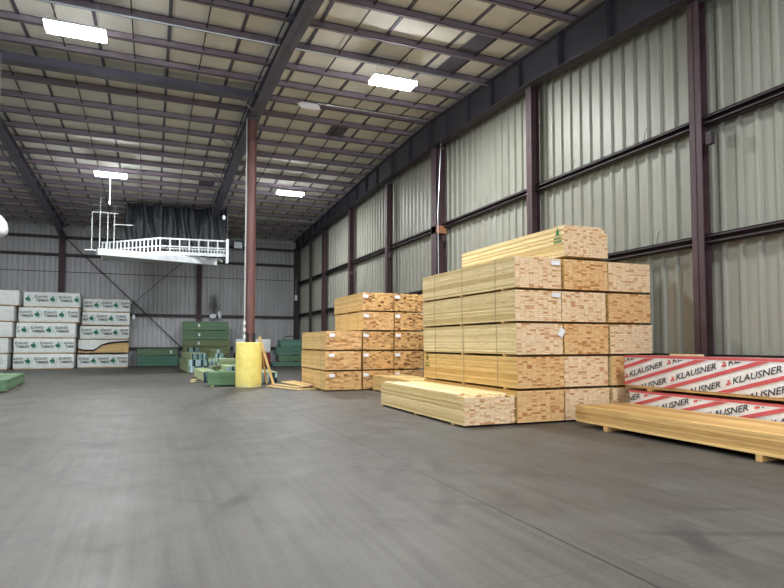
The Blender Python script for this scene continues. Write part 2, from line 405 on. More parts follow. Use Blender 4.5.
# ------------------------------------------------------------------ pipes, conduit, post
def pipe(name, label, a, b, r, mat, cat='pipe'):
    a, b = Vector(a), Vector(b); m = MB(); m.tube((0, 0, 0), b-a, r, 8)
    o = m.build(name, mat); o.location = a; tag(o, label, cat); return o
pc = pipe('conduit', 'bright steel conduit crossing the whole ceiling under the nearer purlins', (-12, 16.12, roofz(16)-.03), (10.3, 16.12, roofz(16)-.03), .025, M['galv'], 'conduit')
pc2 = pipe('conduit', 'short steel conduit running from the torn insulation to the right wall', (5.3, 20.05, roofz(20)-.03), (9.6, 20.05, roofz(20)-.03), .022, M['galv'], 'conduit')
pipe('sprinkler_pipe', 'thin grey pipe high across the ceiling above the hanging conveyor', (-3.5, 37.0, 9.42), (9.7, 37.0, 9.42), .03, M['greywhite'])
pipe('sprinkler_pipe', 'thin grey pipe along the top of the back wall right of the post', (4.6, 42.6, 8.93), (9.6, 42.6, 8.93), .04, M['greywhite'])

post = thing('support_post', 'tall red-brown round post rising from the yellow bollard to the beam', 'post', (3.3, 21.75, 0))
m = MB(); m.tube((0, 0, 1.62), (0, 0, 9.8), .17, 20); m.build('pipe', M['polewood'], post, smooth=False)
m = MB(); m.box(-.2, .2, -.25, .25, 9.78, 9.83); m.build('cap_plate', M['rafter'], post)
for s in (-1, 1):
    m = MB(); m.box(s*.12-.05, s*.12+.05, -.2, -.16, 1.62, 1.95); m.build('base_bracket', M['rubber'], post)
cond = thing('post_conduit', 'thin white conduit strapped up the left side of the round post', 'conduit', (3.08, 21.6, 0))
m = MB(); m.tube((0, 0, 1.63), (0, 0, 9.8), .022, 8); m.build('tube', M['greywhite'], cond)
for z in (1.75, 2.0, 2.25): m = MB(); m.tube((0, 0, z), (0, 0, z+.13), .05, 10); m.build('coupling', M['whitepaint'], cond)

bol = thing('bollard', 'fat yellow concrete-filled bollard round the foot of the post, paint chipped low down', 'bollard', (3.27, 21.75, 0))
m = MB(); m.lathe([(.455, 0), (.46, .03), (.46, 1.57), (.45, 1.6), (.0001+.40, 1.615)], 48)
o = m.build('drum', M['yellow'], bol)
for p in o.data.polygons: p.use_smooth = len(p.vertices) == 4

# ------------------------------------------------------------------ lights
def make_light():
    t = thing('high_bay_light', '', 'light')
    m = MB(); m.box(-.67, .67, -.27, .27, .03, .09); m.box(-.5, .5, -.12, .12, .09, .15); m.build('housing', M['whitepaint'], t)
    for s in (-1, 1):
        m = MB(); m.box(-.65, .65, s*.14-.11, s*.14+.11, -.05, .03); m.build('lens', M['lens'], t)
        m = MB(); m.tube((s*.5, 0, .15), (s*.45, 0, .95), .006, 5); m.build('hanging_wire', M['galv'], t)
    a = bpy.data.lights.new('lamp_glow', 'AREA'); a.shape = 'RECTANGLE'; a.size = 1.4; a.size_y = .5; a.energy = 600; a.color = (.95, .98, 1)
    lo = bpy.data.objects.new('lamp_glow', a); C.objects.link(lo); lo.parent = t; lo.location = (0, 0, -.08)
    return t
L0 = make_light(); first = True
lights = [(-1.85, 15.9, 'large white ceiling light at the upper left, nearest of the four lit'),
          (6.4, 15.6, 'bright ceiling light hanging nearest the right wall, above the lumber stacks'),
          (-1.85, 29.2, 'smaller lit ceiling light above the hanging conveyor'),
          (6.4, 29.4, 'far lit ceiling light just right of the round post'),
          (-1.85, 2.0, 'unseen ceiling light behind the viewer over the aisle'), (6.4, 2.0, 'unseen ceiling light behind the viewer beside the right wall'),  # from here on: unseen fixtures continuing the grid, added for light
          (-10.2, 2.0, 'unseen ceiling light far left behind the viewer'), (-10.2, 15.6, 'unseen ceiling light far left out over the next bay'), (-10.2, 29.2, 'unseen ceiling light far left near the wrapped stacks'),
          (-1.85, 40.5, 'unseen ceiling light close to the back wall'), ]
for x, y, lab in lights[:9]:
    o = L0 if first else copy_tree(L0); first = False
    o.location = (x, y, 9.2 if y < 40 else 8.6); o.rotation_euler = (0, 0, 0); o['label'] = lab; o['group'] = 'ceiling lights'

# ------------------------------------------------------------------ lumber
def boards(W, L, H, ncol, nrow, jit, seed, drop=None, side_j=.004, lenvar=0):
    r = random.Random(seed); m = MB(); bw, bt = W/ncol, H/nrow
    off = [r.uniform(-side_j, side_j) for _ in range(nrow)]
    for j in range(nrow):
        for i in range(ncol):
            if drop and j >= drop(i, j): continue
            inner = 0 < i < ncol-1 and 0 < j < nrow-1
            e0 = -abs(r.gauss(0, jit)); e1 = abs(r.gauss(0, jit)) + (r.uniform(0, lenvar) if lenvar else 0)
            g = .0012
            m.box(i*bw+g+off[j], (i+1)*bw-g+off[j], e0, L+e1, .04+j*bt+.0018, .04+(j+1)*bt-.0018, 0, r.random(), 1)
    return m
def bundle(name, label, x, y, z, W, L, H, side, end, seed, rz=0, ncol=10, nrow=16, jit=.006, group=None, tagpos=None, straps=3, drop=None, stick=True, cat='lumber bundle', rx=0, sj=.004, lenvar=0, strapmat='strap'):
    t = thing(name, label, cat, (x, y, z), rz, group)
    if rx: t.rotation_euler = (rx, 0, rz)
    boards(W, L, H, ncol, nrow, jit, seed, drop, sj, lenvar).build('boards', [M[side], M[end]], t)
    ps = [L*(k+.5)/3 for k in range(3)]
    if stick:
        for p in ([.4] + ps[1:2] + [L-.12] if L > 2 else [.1, L-.2]):
            m = MB(); m.box(-.01, W+.01, p, p+.085, 0.002, .036); m.build('sticker', M['sticker'], t)
    for k in range(straps):
        p = L*(k+.5)/straps; m = MB(); w = .008; a = .003+sj; b = .006+sj
        m.box(-b, -a, p-w, p+w, .035, .04+H+b); m.box(W+a, W+b, p-w, p+w, .035, .04+H+b); m.box(-b, W+b, p-w, p+w, .04+H+.002, .04+H+b)
        if not drop: m.build('strap', M[strapmat], t)
    if tagpos:
        tx, tz, tw, th, rot = tagpos
        m = MB(); m.box(-tw/2, tw/2, -.004, 0, -th/2, th/2); o = m.build('paper_tag', M['tag'], t); o.location = (tx, -.03-jit*2, tz); o.rotation_euler = (0, rot, 0)
        o['label'] = 'white paper tag'
    return t
def stamp(parent, x, y, z, s, mat):
    # tree mark above two short lines of lettering, printed on the long side (faces -X)
    m = MB(); r = random.Random(3)
    for k in range(3):
        yy = -k*.0
        m.v += [(0, yy+.035*(3-k)*.6*s, (.06+k*.04)*s), (0, yy-.035*(3-k)*.6*s, (.06+k*.04)*s), (0, yy, (.12+k*.045)*s)]
        n = len(m.v); m.f.append((n-3, n-2, n-1)); m.mi.append(0); m.tn.append(0)
    m.box(-.001, 0, -.1*s, .1*s, .0, .018*s)
    for k in range(5): m.box(-.001, 0, -.1*s+k*.042*s, -.1*s+k*.042*s+.028*s, -.07*s, -.03*s)
    o = m.build('tree_stamp', mat, parent); o.location = (x, y, z); return o

sp = .664; G = 'lumber bundles of the big near stack'
row_words = ['lowest', 'second from the floor', 'third from the floor', 'fourth from the floor', 'fifth from the floor']
seed = 100
spec = {  # (side, end) per row
    'A': [('side_gold', 'end_orange'), ('side_gold', 'end_orange'), ('side_pale', 'end_pale'), ('side_pale', 'end_pale'), ('side_pale', 'end_pale')],
    'B': [('side_pale', 'end_pale'), ('side_pale', 'end_pale'), ('side_gold', 'end_orange'), ('side_pale', 'end_pale'), ('side_gold', 'end_orange')],
    'C': [('side_pale', 'end_pale'), ('side_pale', 'end_orange'), ('side_pale', 'end_pale'), ('side_gold', 'end_orange'), ('side_pale', 'end_pale')]}
looks = {'side_gold': 'golden', 'side_pale': 'pale'}
for col, x0, w, word in (('A', 6.61, 1.11, 'left'), ('B', 7.77, 1.13, 'middle'), ('C', 8.95, 1.16, 'right')):
    for k in range(5):
        seed += 1; s, e = spec[col][k]
        dx = R.uniform(-.02, .02) - (.04 if (col, k) == ('B', 3) else 0); dy = R.uniform(-.03, .03)
        if col == 'A' and k == 0: dx = .0; s = 'side_gold'
        nm = {('A', 4): (.95, .56, .22, .09, 0), ('A', 3): (.95, .57, .22, .08, 0), ('A', 2): (1.05, .48, .13, .17, .5)}.get((col, k))
        t = bundle('lumber_bundle', f'{looks[s]} lumber bundle, {row_words[k]}, in the {word} column of the big near stack', x0+dx, 9.76+dy, k*sp, w, 3.9 if col == 'C' else 4.25, .615, s, e, seed, group=G, tagpos=nm)
        if (col, k) == ('A', 1): stamp(t, -.008, 4.05, .42, 1.3, M['stamp_dark'])
def dropf(i, j):
    return {15: 9, 14: 12, 13: 14}.get(i, 17 if i not in (3, 4, 5) else 16) if i > 12 else (16 if i > 4 else 17)
t = bundle('lumber_bundle', 'lone pale lumber bundle with a rounded end, crowning the big near stack', 7.8, 9.76, 5*sp+.02, 1.13, 4.3, .645, 'side_pale', 'end_pale', 300, ncol=14, nrow=17, group=G,
           drop=lambda i, j: {13: 14, 12: 16}.get(i, 17), sj=.008)
stamp(t, -.012, .2, .42, 1.25, M['stamp'])
t = bundle('lumber_bundle', 'low loose pale lumber bundle on the floor before the big near stack', 5.45, 9.78, 0, 1.12, 4.3, .53, 'side_pale', 'end_pale', 301, nrow=14, group=G, straps=0, sj=.012, jit=.012,
           drop=lambda i, j: 14 if i < 7 else 13+(i % 2))
# a few loose boards lying on the low bundle
m = MB(); r_ = random.Random(5)
for k in range(9): 
    xx = .02+k*.122; m.box(xx, xx+.115, r_.uniform(.0, .5), 4.2+r_.uniform(-.2, .1), .572, .606+.0*k, 0, r_.random(), 1)
m.build('top_boards', [M['side_pale'], M['end_pale']], t)

# middle stack by the wall
G = 'lumber bundles of the middle stack'; Y0 = 18.78
for ci, (x0, w, n, word) in enumerate(((5.3, 1.24, 3, 'left'), (6.6, 1.1, 5, 'middle'), (7.76, 1.1, 5, 'right'))):
    for k in range(n):
        seed += 1; e = 'end_rough' if (ci, k) not in ((0, 1), (0, 2), (1, 3)) else 'end_orange'
        bundle('lumber_bundle', f'rough-ended lumber bundle, {row_words[k]}, in the {word} column of the middle stack', x0+R.uniform(-.02, .02), Y0+R.uniform(-.04, .04), k*.665, w, 3.3, .61, 'side_mid', e, seed,
               group=G, jit=.016, nrow=15, tagpos=(.2 if ci == 0 else .09, .52, .19, .11, R.uniform(-.15, .15)), sj=.006)
bundle('lumber_bundle', 'low golden lumber bundle on the floor between the two lumber stacks', 6.9, 14.75, 0, 1.12, 3.85, .47, 'side_mid', 'end_orange', 410, nrow=12, jit=.01, group='lumber bundles of the middle stack')

# low long bundle at the right, on bearers
t = bundle('lumber_bundle', 'thin low golden lumber bundle on bearers in front of the red-striped packs', 7.62, 3.2, .05, 1.3, 6.05, .30, 'side_low', 'end_orange', 420, ncol=9, nrow=6, jit=.02, straps=0, stick=False, sj=.008)
for yy in (.6, 2.3, 5.2):
    m = MB(); m.box(-.02, 1.3, yy, yy+.09, -.048, .038); m.build('bearer', M['sticker'], t)

# ------------------------------------------------------------------ lettering helpers
_tc = {}
def text_bm(s, shear=0, offset=0.0):
    key = (s, shear, offset)
    if key not in _tc:
        cu = bpy.data.curves.new('txt', 'FONT'); cu.body = s; cu.size = 1; cu.offset = offset; cu.shear = shear; cu.resolution_u = 2
        ob = bpy.data.objects.new('txt', cu); C.objects.link(ob); dg = bpy.context.evaluated_depsgraph_get()
        me = bpy.data.meshes.new_from_object(ob.evaluated_get(dg)); bpy.data.objects.remove(ob); _tc[key] = me
    me = _tc[key]; xs = [v.co.x for v in me.vertices]; ys = [v.co.y for v in me.vertices]
    return me, min(xs), max(xs), min(ys), max(ys)
def put_text(bm, s, x, y, w, h, rot=0, shear=0, offset=0.0):
    me, x0, x1, y0, y1 = text_bm(s, shear, offset)
    mt = Matrix.Translation((x, y, 0)) @ Matrix.Rotation(rot, 4, 'Z') @ Matrix.Diagonal((w/(x1-x0), h/(y1-y0), 1, 1)) @ Matrix.Translation((-x0, -y0, 0))
    vs = [bm.verts.new(mt @ v.co) for v in me.vertices]
    for p in me.polygons:
        try: bm.faces.new([vs[i] for i in p.vertices])
        except ValueError: pass
def clip(bm, x0, x1, y0, y1):
    for co, no in (((x0, 0, 0), (-1, 0, 0)), ((x1, 0, 0), (1, 0, 0)), ((0, y0, 0), (0, -1, 0)), ((0, y1, 0), (0, 1, 0))):
        bmesh.ops.bisect_plane(bm, geom=bm.verts[:]+bm.edges[:]+bm.faces[:], plane_co=co, plane_no=no, clear_outer=True)
def flat_obj(bm, name, mat, parent, mtx, solid=0):
    me = bpy.data.meshes.new(name); bm.to_mesh(me); bm.free(); me.materials.append(mat)
    o = bpy.data.objects.new(name, me); C.objects.link(o); o.parent = parent; o.matrix_local = mtx; return o

def wrapped_body(W, L, H, mat, parent, seed, amp=.012, name='wrapping', topmat=None):
    # softly creased box: subdivided, rounded, pushed about a little
    r = random.Random(seed); bm = bmesh.new(); bmesh.ops.create_cube(bm, size=1)
    bmesh.ops.scale(bm, vec=(W, L, H), verts=bm.verts); bmesh.ops.translate(bm, vec=(W/2, L/2, .04+H/2), verts=bm.verts)
    for ax, n in ((0, max(2, int(W/.25))), (1, max(2, int(L/.25))), (2, 3)):
        D = (W, L, H)[ax]; o0 = (0, 0, .04)[ax]
        for k in range(1, n):
            co = [0, 0, 0]; no = [0, 0, 0]; co[ax] = o0+D*k/n; no[ax] = 1
            bmesh.ops.bisect_plane(bm, geom=bm.verts[:]+bm.edges[:]+bm.faces[:], plane_co=co, plane_no=no)
    for v in bm.verts:
        v.co += Vector([r.uniform(-amp, amp) for _ in range(3)])
    me = bpy.data.meshes.new(name); bm.normal_update()
    for f in bm.faces: f.smooth = True; f.material_index = 1 if (topmat and f.normal.z > .8) else 0
    bm.to_mesh(me); bm.free(); me.materials.append(mat)
    if topmat: me.materials.append(topmat)
    o = bpy.data.objects.new(name, me); C.objects.link(o); o.parent = parent
    b = o.modifiers.new('b', 'BEVEL'); b.width = .02; b.segments = 2; b.limit_method = 'ANGLE'; b.angle_limit = 1.0
    return o

# ------------------------------------------------------------------ KLAUSNER packs (face looks towards -X; s runs towards the viewer)
def stripe_pack(z, label, yback, H, shift, lean=0):
    L = 6.6; W = .86
    t = thing('wrapped_lumber_pack', label, 'lumber pack', (9.0, yback-L, z), 0, 'red striped packs along the right wall')
    wrapped_body(W, L, H, M['kwrap'], t, int(z*10)+5, .006, topmat=M['pinkwrap'])
    m = MB(); m.box(.02, W, -.03, L+.0, .0, .038); m.build('bottom_boards', [M['sticker']], t)
    # face frame: u = distance from back end towards viewer, v = up
    mtx = Matrix(((0, 0, -1, -.014), (-1, 0, 0, L), (0, 1, 0, .04), (0, 0, 0, 1)))
    sl = .286; ang = math.atan(sl); per = 1.145; wp = 1.07
    for k in range(-3, 8):
        s0 = shift+k*per; th = .066; bm = bmesh.new()
        a = [bm.verts.new((s0+(v)/sl, v+o_, .001)) for v, o_ in ((0-.1, -th/2), (H+.1, -th/2), (H+.1, th/2), (-.1, th/2))]; bm.faces.new(a)
        clip(bm, .0, L, .012, H-.045)
        if bm.faces: flat_obj(bm, 'red_stripe', M['red'], t, mtx)
    bm = bmesh.new()
    v = [bm.verts.new(p) for p in ((0, H-.035, .002), (L, H-.035, .002), (L, H+.004, .002), (0, H+.004, .002))]; bm.faces.new(v)
    flat_obj(bm, 'red_border', M['red'], t, mtx)
    for k in range(-3, 8):
        for j in range(-1, 2):
            s0 = shift+k*per+.5+j*wp; v0 = .265+.005+j*wp*sl - .02
            if not (-.5 < v0 < H+.2): continue
            bm = bmesh.new(); bd = bmesh.new()
            put_text(bm, 'KLAUSNER', s0-.24, v0-.083, .88, .108, ang, .35, .012)
            for du, dv, w_, h_ in ((-.13, .0, .09, .035), (-.105, .05, .045, .035)):
                cx, cy = s0-.24+du, v0-.113+dv
                q = [bd.verts.new((cx+a, cy+b+a*sl, 0)) for a, b in ((0, 0), (w_, 0), (w_, h_), (0, h_))]; bd.faces.new(q)
            clip(bm, .02, L, .012, H-.05); clip(bd, .02, L, .012, H-.05)
            if bm.faces: flat_obj(bm, 'printed_lettering', M['kink'], t, mtx @ Matrix.Translation((0, 0, .001)))
            if bd.faces: flat_obj(bd, 'red_mark', M['red'], t, mtx @ Matrix.Translation((0, 0, .002)))
    for yy in (.8, 2.9, 5.9):
        m = MB(); m.box(-.02, W, yy, yy+.09, -.045, .0); m.build('bearer', M['sticker'], t)
    return t
stripe_pack(.7, 'upper white pack with red diagonal stripes printed KLAUSNER beside the right wall', 9.42, .6, -.1)
stripe_pack(.05, 'lower red-striped KLAUSNER pack mostly hidden behind the thin golden bundle', 9.3, .55, .35)
m = MB(); m.box(0, .14, 0, .66, 0, .035, 0, .5, 1); o = m.build('loose_board', [M['side_pale'], M['end_pale']]); o.location = (9.45, 8.02, 1.345)
tag(o, 'short pale board lying on the upper red-striped pack', 'board')

# ------------------------------------------------------------------ IDAHO TIMBER packs along the back wall (face looks towards -Y)
def leaf_emblem(parent, x, z, s):
    t_ = bmesh.new(); n = 22
    # open ring
    for k in range(n):
        a0, a1 = -2.2+k*4.6/n, -2.2+(k+1)*4.6/n
        q = [t_.verts.new((r*math.cos(a)*s+.03, r*math.sin(a)*s, 0)) for r, a in ((.5, a0), (.5, a1), (.42, a1), (.42, a0))]; t_.faces.new(q)
    o = flat_obj(t_, 'ring_mark', M['ring'], parent, Matrix.Translation((x, -.028, z)) @ Matrix.Rotation(PI/2, 4, 'X'))
    b = bmesh.new()
    pts = [(-.42, -.02), (-.3, .14), (-.12, .2), (-.02, .42), (.12, .3), (.1, .12), (.26, .12), (.3, -.02), (.2, -.2), (.3, -.36), (.05, -.34), (-.16, -.3), (-.3, -.2)]
    c = b.verts.new((0, 0, 0)); vs = [b.verts.new((px*s, py*s, 0)) for px, py in pts]
    for i in range(len(vs)): b.faces.new((c, vs[i-1], vs[i]))
    bmesh.ops.recalc_face_normals(b, faces=b.faces)
    flat_obj(b, 'leaf_emblem', M['leaf'], parent, Matrix.Translation((x, -.030, z)) @ Matrix.Rotation(PI/2, 4, 'X'))
def idaho_pack(x0, y, z, W, H, discs, label, per, grp, seed, depth=1.25, printed=True):
    t = thing('wrapped_lumber_pack', label, 'lumber pack', (x0, y, z), 0, grp)
    wrapped_body(W, depth, H, M['wrap'], t, seed, .012)
    m = MB(); m.box(.02, W-.02, .01, depth, .0, .04); m.build('bottom_boards', M['sticker'], t)
    if printed:
        zc = .04+H*.55
        for d in discs:
            bm = bmesh.new()
            for sg in (d-per*.75,):
                put_text(bm, 'IDAHO', sg, zc+.03, per*.53, .16, 0, 0, .02)
                put_text(bm, 'TIMBER', sg+.05, zc-.19, per*.55, .16, 0, 0, .02)
            if .16 < d < W-.16: leaf_emblem(t, d, zc-.02, .42)
            clip(bm, .03, W-.04, 0, H)
            if bm.faces: flat_obj(bm, 'printed_lettering', M['ink'], t, Matrix.Translation((0, -.029, 0)) @ Matrix.Rotation(PI/2, 4, 'X'))
    return t
ppm = .0536
words5 = ['lowest', 'second from the floor', 'third from the floor', 'fourth from the floor', 'topmost']
rows = [(12.7, 72.9, 27.5), (13, 73.5, 32.6), (15, 74, 23), (17, 77, 35.5), (21.4, 78, 26)]
for k, (l, r, d) in enumerate(rows):
    x0 = -7.71+(l-12.7)*ppm; W = (r-l)*ppm; dd = (d-l)*ppm
    idaho_pack(x0, 41.4, k*.945, W, .88, [dd-1.31, dd, dd+1.31, dd+2.62, dd+3.93], f'white IDAHO TIMBER pack, {words5[k]}, in the second stack from the left', 1.31, 'white wrapped packs on the left', 20+k)
rows = [(78.8, 130.6, 96.0), None, (81, 131.2, 98), (83, 131.3, 93), (83.7, 131.6, 97.9)]
zs = [0, .93, 1.82, 2.72, 3.58]
for k, rw in enumerate(rows):
    if rw is None: continue
    l, r, d = rw; x0 = -4.38+(l-78.8)*.0545+.02; W = (r-l)*.0545+.12; dd = (d-l)*.0545
    idaho_pack(x0, 42.2, zs[k], W, .8, [dd, dd+1.13, dd+2.26, dd+3.39], f'white IDAHO TIMBER pack, {words5[k]}, in the third stack from the left', 1.13, 'white wrapped packs on the left', 40+k)
# torn pack: bare boards, wrap left only at the upper left
t = bundle('torn_lumber_pack', 'torn pack with bare yellow boards in the third stack from the left', -4.3, 42.22, .93, 1.2, 2.9, .8, 'side_mid', 'end_orange', 500, straps=0, group='white wrapped packs on the left', cat='lumber pack')
t.rotation_euler = (0, 0, -PI/2); t.location = (-4.32, 43.45, .93)
m = MB(); top = .86
prof = [(0, .28), (.25, .22), (.55, .2), (.85, .2), (1.05, .3), (1.3, .52), (1.7, .66), (2.1, .72), (2.92, .78)]
for (a, za), (b, zb) in zip(prof, prof[1:]):
    m.quad([(1.262, a, za), (1.262, b, zb), (1.262, b, top), (1.262, a, top)])
    m.quad([(1.262, a, top), (1.262, b, top), (.1, b, top), (.1, a, top)])
m.build('torn_wrap', M['wrap'], t)['label'] = 'ripped white wrap'
m = MB()
for (a, za), (b, zb) in zip(prof, prof[1:]): m.quad([(1.258, a, za-.07), (1.258, b, zb-.09), (1.272, b, zb+.03), (1.272, a, za+.03)])
m.build('torn_edge', M['rubber'], t)
rows = [(-3, 10.3), (-3, 11), (-4, 14), (-4, 15.3), (-4, 19.8)]
for k, (l, r) in enumerate(rows):
    x1 = -8.42+r*.0534-.06; W = 3.2
    idaho_pack(x1-W, 41.0, k*.955, W, .88, [W-.45, W-1.76, W-3.07] if k == 0 else [], f'white wrapped pack, {words5[k]} in the leftmost stack', 1.31, 'white wrapped packs on the left', 60+k, printed=(k == 0))

# ------------------------------------------------------------------ green stacks at the back
def green_long(x0, x1, y, z, H, side, label, seed, name='lumber_bundle', grp='green lumber bundles by the back wall', rz=0, dep=1.1, ncol=9, nrow=8, tags=()):
    L = x1-x0; t = bundle(name, label, x0, y+dep, z, dep, L, H, side, 'green_end', seed, ncol=ncol, nrow=nrow, group=grp, straps=2, jit=.02, strapmat='stamp')
    t.rotation_euler = (0, 0, -PI/2+rz)
    for a in tags:
        m = MB(); m.box(0, .004, -.06, .06, -.1, .1); o = m.build('paper_tag', M['tag'], t); o.location = (dep+.03, a, H*.6); o['label'] = 'white paper tag'
    return t
green_long(-.85, 1.7, 42.6, 0, .66, 'teal_side', 'green lumber bundle, lower of the two right of the white packs', 601)
green_long(-.88, 1.66, 42.6, .7, .45, 'green_side', 'green lumber bundle, upper of the two right of the white packs', 602, tags=(2.1,))
bz = [(0, .6, 'olive_side', 'lowest'), (.64, .62, 'olive_side', 'second from the floor'), (1.3, .5, 'olive_side', 'third from the floor'), (1.84, .5, 'olive_side', 'fourth from the floor'), (2.38, .4, 'green_side', 'second from the top'), (2.82+.0, .44, 'olive_side', 'topmost')]
bz = [(0, .62, 'olive_side', 'lowest'), (.66, .6, 'olive_side', 'second from the floor'), (1.3, .46, 'olive_side', 'third from the floor'), (1.8, .58, 'green_side', 'second from the top'), (2.42, .58, 'green_side', 'topmost')]
for k, (z, h, s, wd) in enumerate(bz):
    green_long(1.95+.03*(k % 2), 5.05-.04*k, 42.0, z, h, s, f'green lumber bundle, {wd} in the tall stack left of the bollard', 610+k, tags=(1.0,) if k > 1 else (1.9,))
# teal stack right of the bollard, near the corner
green_long(7.55, 9.6, 39.4, 0, .26, 'teal_side', 'flat teal board bundle on the floor behind the middle lumber stack', 630, nrow=4, dep=1.3)
for k, (z, h, x0, s) in enumerate(((.32, .38, 7.95, 'green_side'), (.76, .48, 7.8, 'teal_side'), (1.3, .48, 8.05, 'teal_side'))):
    green_long(x0, 9.5, 39.6, z, h, s, f"teal lumber bundle, {['lowest', 'middle', 'topmost'][k]} of the three stacked in the far right corner", 631+k)
# white and red pack seen behind the bollard
t = thing('wrapped_lumber_pack', 'small white pack with a dark red base standing behind the yellow bollard', 'lumber pack', (5.15, 40.0, 0))
b_ = wrapped_body(2.3, 1.2, .88, M['wrap'], t, 77); b_.location = (0, 0, .92); b2 = wrapped_body(2.3, 1.2, .86, M['wrap'], t, 78, name='red_base'); b2.data.materials[0] = plain('dark_red_wrap', srgb(120, 44, 52), .5)
b2['label'] = 'dark red lower wrap'

# jumble of green bundles round the bollard
GP = 'green bundles heaped left of the bollard'
bundle('lumber_bundle', 'green bundle with blue-painted board ends at the left of the heap', 1.8, 32.6, 0, .92, 5.2, 1.0, 'palegreen_side', 'green_end', 701, ncol=11, nrow=3, jit=.1, straps=1, group=GP, drop=lambda i, j: 3 if i > 1 else 2, sj=.02, rz=.045)
bundle('lumber_bundle', 'low pale green bundle pointing at the viewer beside the front green bundle', 1.95, 24.9, 0, .55, 4.2, .38, 'palegreen_side', 'green_end', 702, ncol=5, nrow=2, jit=.05, straps=2, group=GP, rz=.02)
bundle('lumber_bundle', 'pale green bundle lying crosswise in the middle of the heap', 2.5, 28.6, 0, .9, 2.0, .46, 'palegreen_side', 'green_end', 703, ncol=8, nrow=3, jit=.05, straps=1, group=GP, rz=-PI/2+.22)
green_long(1.98, 3.75, 22.45, 0, .48, 'green_side', 'dark green bundle on the floor, front left of the bollard', 704, grp=GP, rz=-.04, dep=1.0)
bundle('lumber_bundle', 'green bundle with raised blue ends at the back of the heap', 2.82, 30.6, 0, .8, 3.2, .55, 'palegreen_side', 'green_end', 705, ncol=7, nrow=2, jit=.1, straps=1, group=GP, rz=-.05, sj=.02)
bundle('lumber_bundle', 'tilted green boards with blue ends heaped on the bundle behind the bollard', 2.85, 31.0, .62, .62, 2.6, .6, 'olive_side', 'green_end', 706, ncol=6, nrow=3, jit=.12, straps=0, group=GP, rz=.06, sj=.03, drop=lambda i, j: (1, 2, 3, 3, 2, 1)[i])
bundle('lumber_bundle', 'olive green bundle half hidden behind the left side of the bollard', 3.5, 25.6, 0, .85, 1.4, .62, 'olive_side', 'green_end', 707, ncol=7, nrow=5, jit=.04, straps=1, group=GP, rz=.0)
bundle('lumber_bundle', 'short stack of blue-ended green boards right of the bollard', 3.93, 23.0, 0, .62, 2.4, .42, 'palegreen_side', 'green_end', 708, ncol=6, nrow=2, jit=.05, straps=1, group=GP, rz=-.03)
bundle('lumber_bundle', 'pale green bundle stacked on the crosswise one in the heap', 2.45, 28.0, .53, .8, 1.4, .3, 'palegreen_side', 'green_end', 710, ncol=8, nrow=2, jit=.08, straps=0, group=GP, rz=-PI/2+.5, sj=.02)
bundle('lumber_bundle', 'small pale green bundle wedged behind the front dark green bundle', 2.66, 24.3, 0, .75, 1.9, .62, 'palegreen_side', 'green_end', 711, ncol=7, nrow=3, jit=.08, straps=0, group=GP, rz=0, sj=.02, drop=lambda i, j: (2, 3, 3, 3, 2, 3, 1)[i])
bundle('lumber_bundle', 'dark olive boards filling the gap at the back of the heap', 1.95, 38.4, 0, 1.0, 2.2, 1.25, 'olive_side', 'green_end', 712, ncol=9, nrow=5, jit=.1, straps=0, group=GP, sj=.03, drop=lambda i, j: (3, 4, 5, 5, 4, 5, 5, 3, 2)[i])
for k, (x, y, w, l, z, rz) in enumerate(((1.8, 26.6, .12, .45, 0, .9), (1.7, 25.3, .1, .4, 0, 1.1))):
    m = MB(); m.box(0, w, 0, l, z+.003, z+.045, 0, .9, 1); o = m.build('board_offcut', [M['side_pale'], M['end_pale']]); o.location = (x-.25, y-.2, 0); o.rotation_euler = (0, 0, rz-PI/2)
    tag(o, ['pale board offcut on the floor left of the green heap', 'nearer pale offcut on the floor by the green heap'][k], 'board')
bundle('lumber_bundle', 'green bundle alone on the floor at the left edge', -5.45, 22.2, 0, 1.15, 5.0, .36, 'green_side', 'green_side', 709, ncol=7, nrow=5, jit=.01, straps=2, rz=.07)

# planks leaning on the bollard and the loose boards on the floor
def board_between(a, b, w, th, label, mats, name='leaning_board', up=(0, -1, 0)):
    a, b = Vector(a), Vector(b); d = b-a; L = d.length; d.normalize(); n = Vector(up); s = d.cross(n).normalized(); n = s.cross(d)
    mt = Matrix((s, d, n)).transposed().to_4x4(); mt.translation = a
    m = MB(); m.box(-w/2, w/2, 0, L, -th/2, th/2, 0, R.random(), 1); o = m.build(name, mats); o.matrix_world = mt
    return tag(o, label, 'board')
PW = [M['side_mid'], M['end_pale']]
board_between((4.22, 22.0, .045), (3.71, 22.18, 1.83), .09, .045, 'tall pale plank leaning against the right side of the bollard', PW)
board_between((4.0, 22.18, .045), (3.83, 22.2, 1.2), .06, .03, 'short reddish plank leaning behind the tall one', [M['side_gold'], M['end_orange']])
board_between((3.84, 22.45, .045), (3.74, 22.3, 1.4), .04, .04, 'thin upright stick between bollard and leaning planks', PW)
fl = [((3.95, 21.6, .03), (4.6, 19.45, .03), .16, 'pale board on the floor nearest the bollard in the loose pile'),
      ((4.15, 21.9, .075), (4.75, 19.9, .075), .14, 'board crossing the left of the loose pile on the floor'),
      ((4.75, 22.6, .10), (5.0, 20.1, .10), .28, 'wide pale board in the middle of the loose pile'),
      ((4.98, 22.3, .14), (5.12, 20.1, .14), .2, 'wide board on top of the loose pile nearest the middle stack'),
      ((4.45, 19.75, .03), (5.25, 19.75, .03), .1, 'short crosspiece under the loose boards by the floor crack'),
      ((4.5, 21.6, .03), (5.22, 21.7, .03), .1, 'far crosspiece under the loose boards')]
for a, b, w, lab in fl: board_between(a, b, w, .035, lab, PW, 'loose_board', up=(0, 0, 1))['group'] = 'loose boards on the floor'

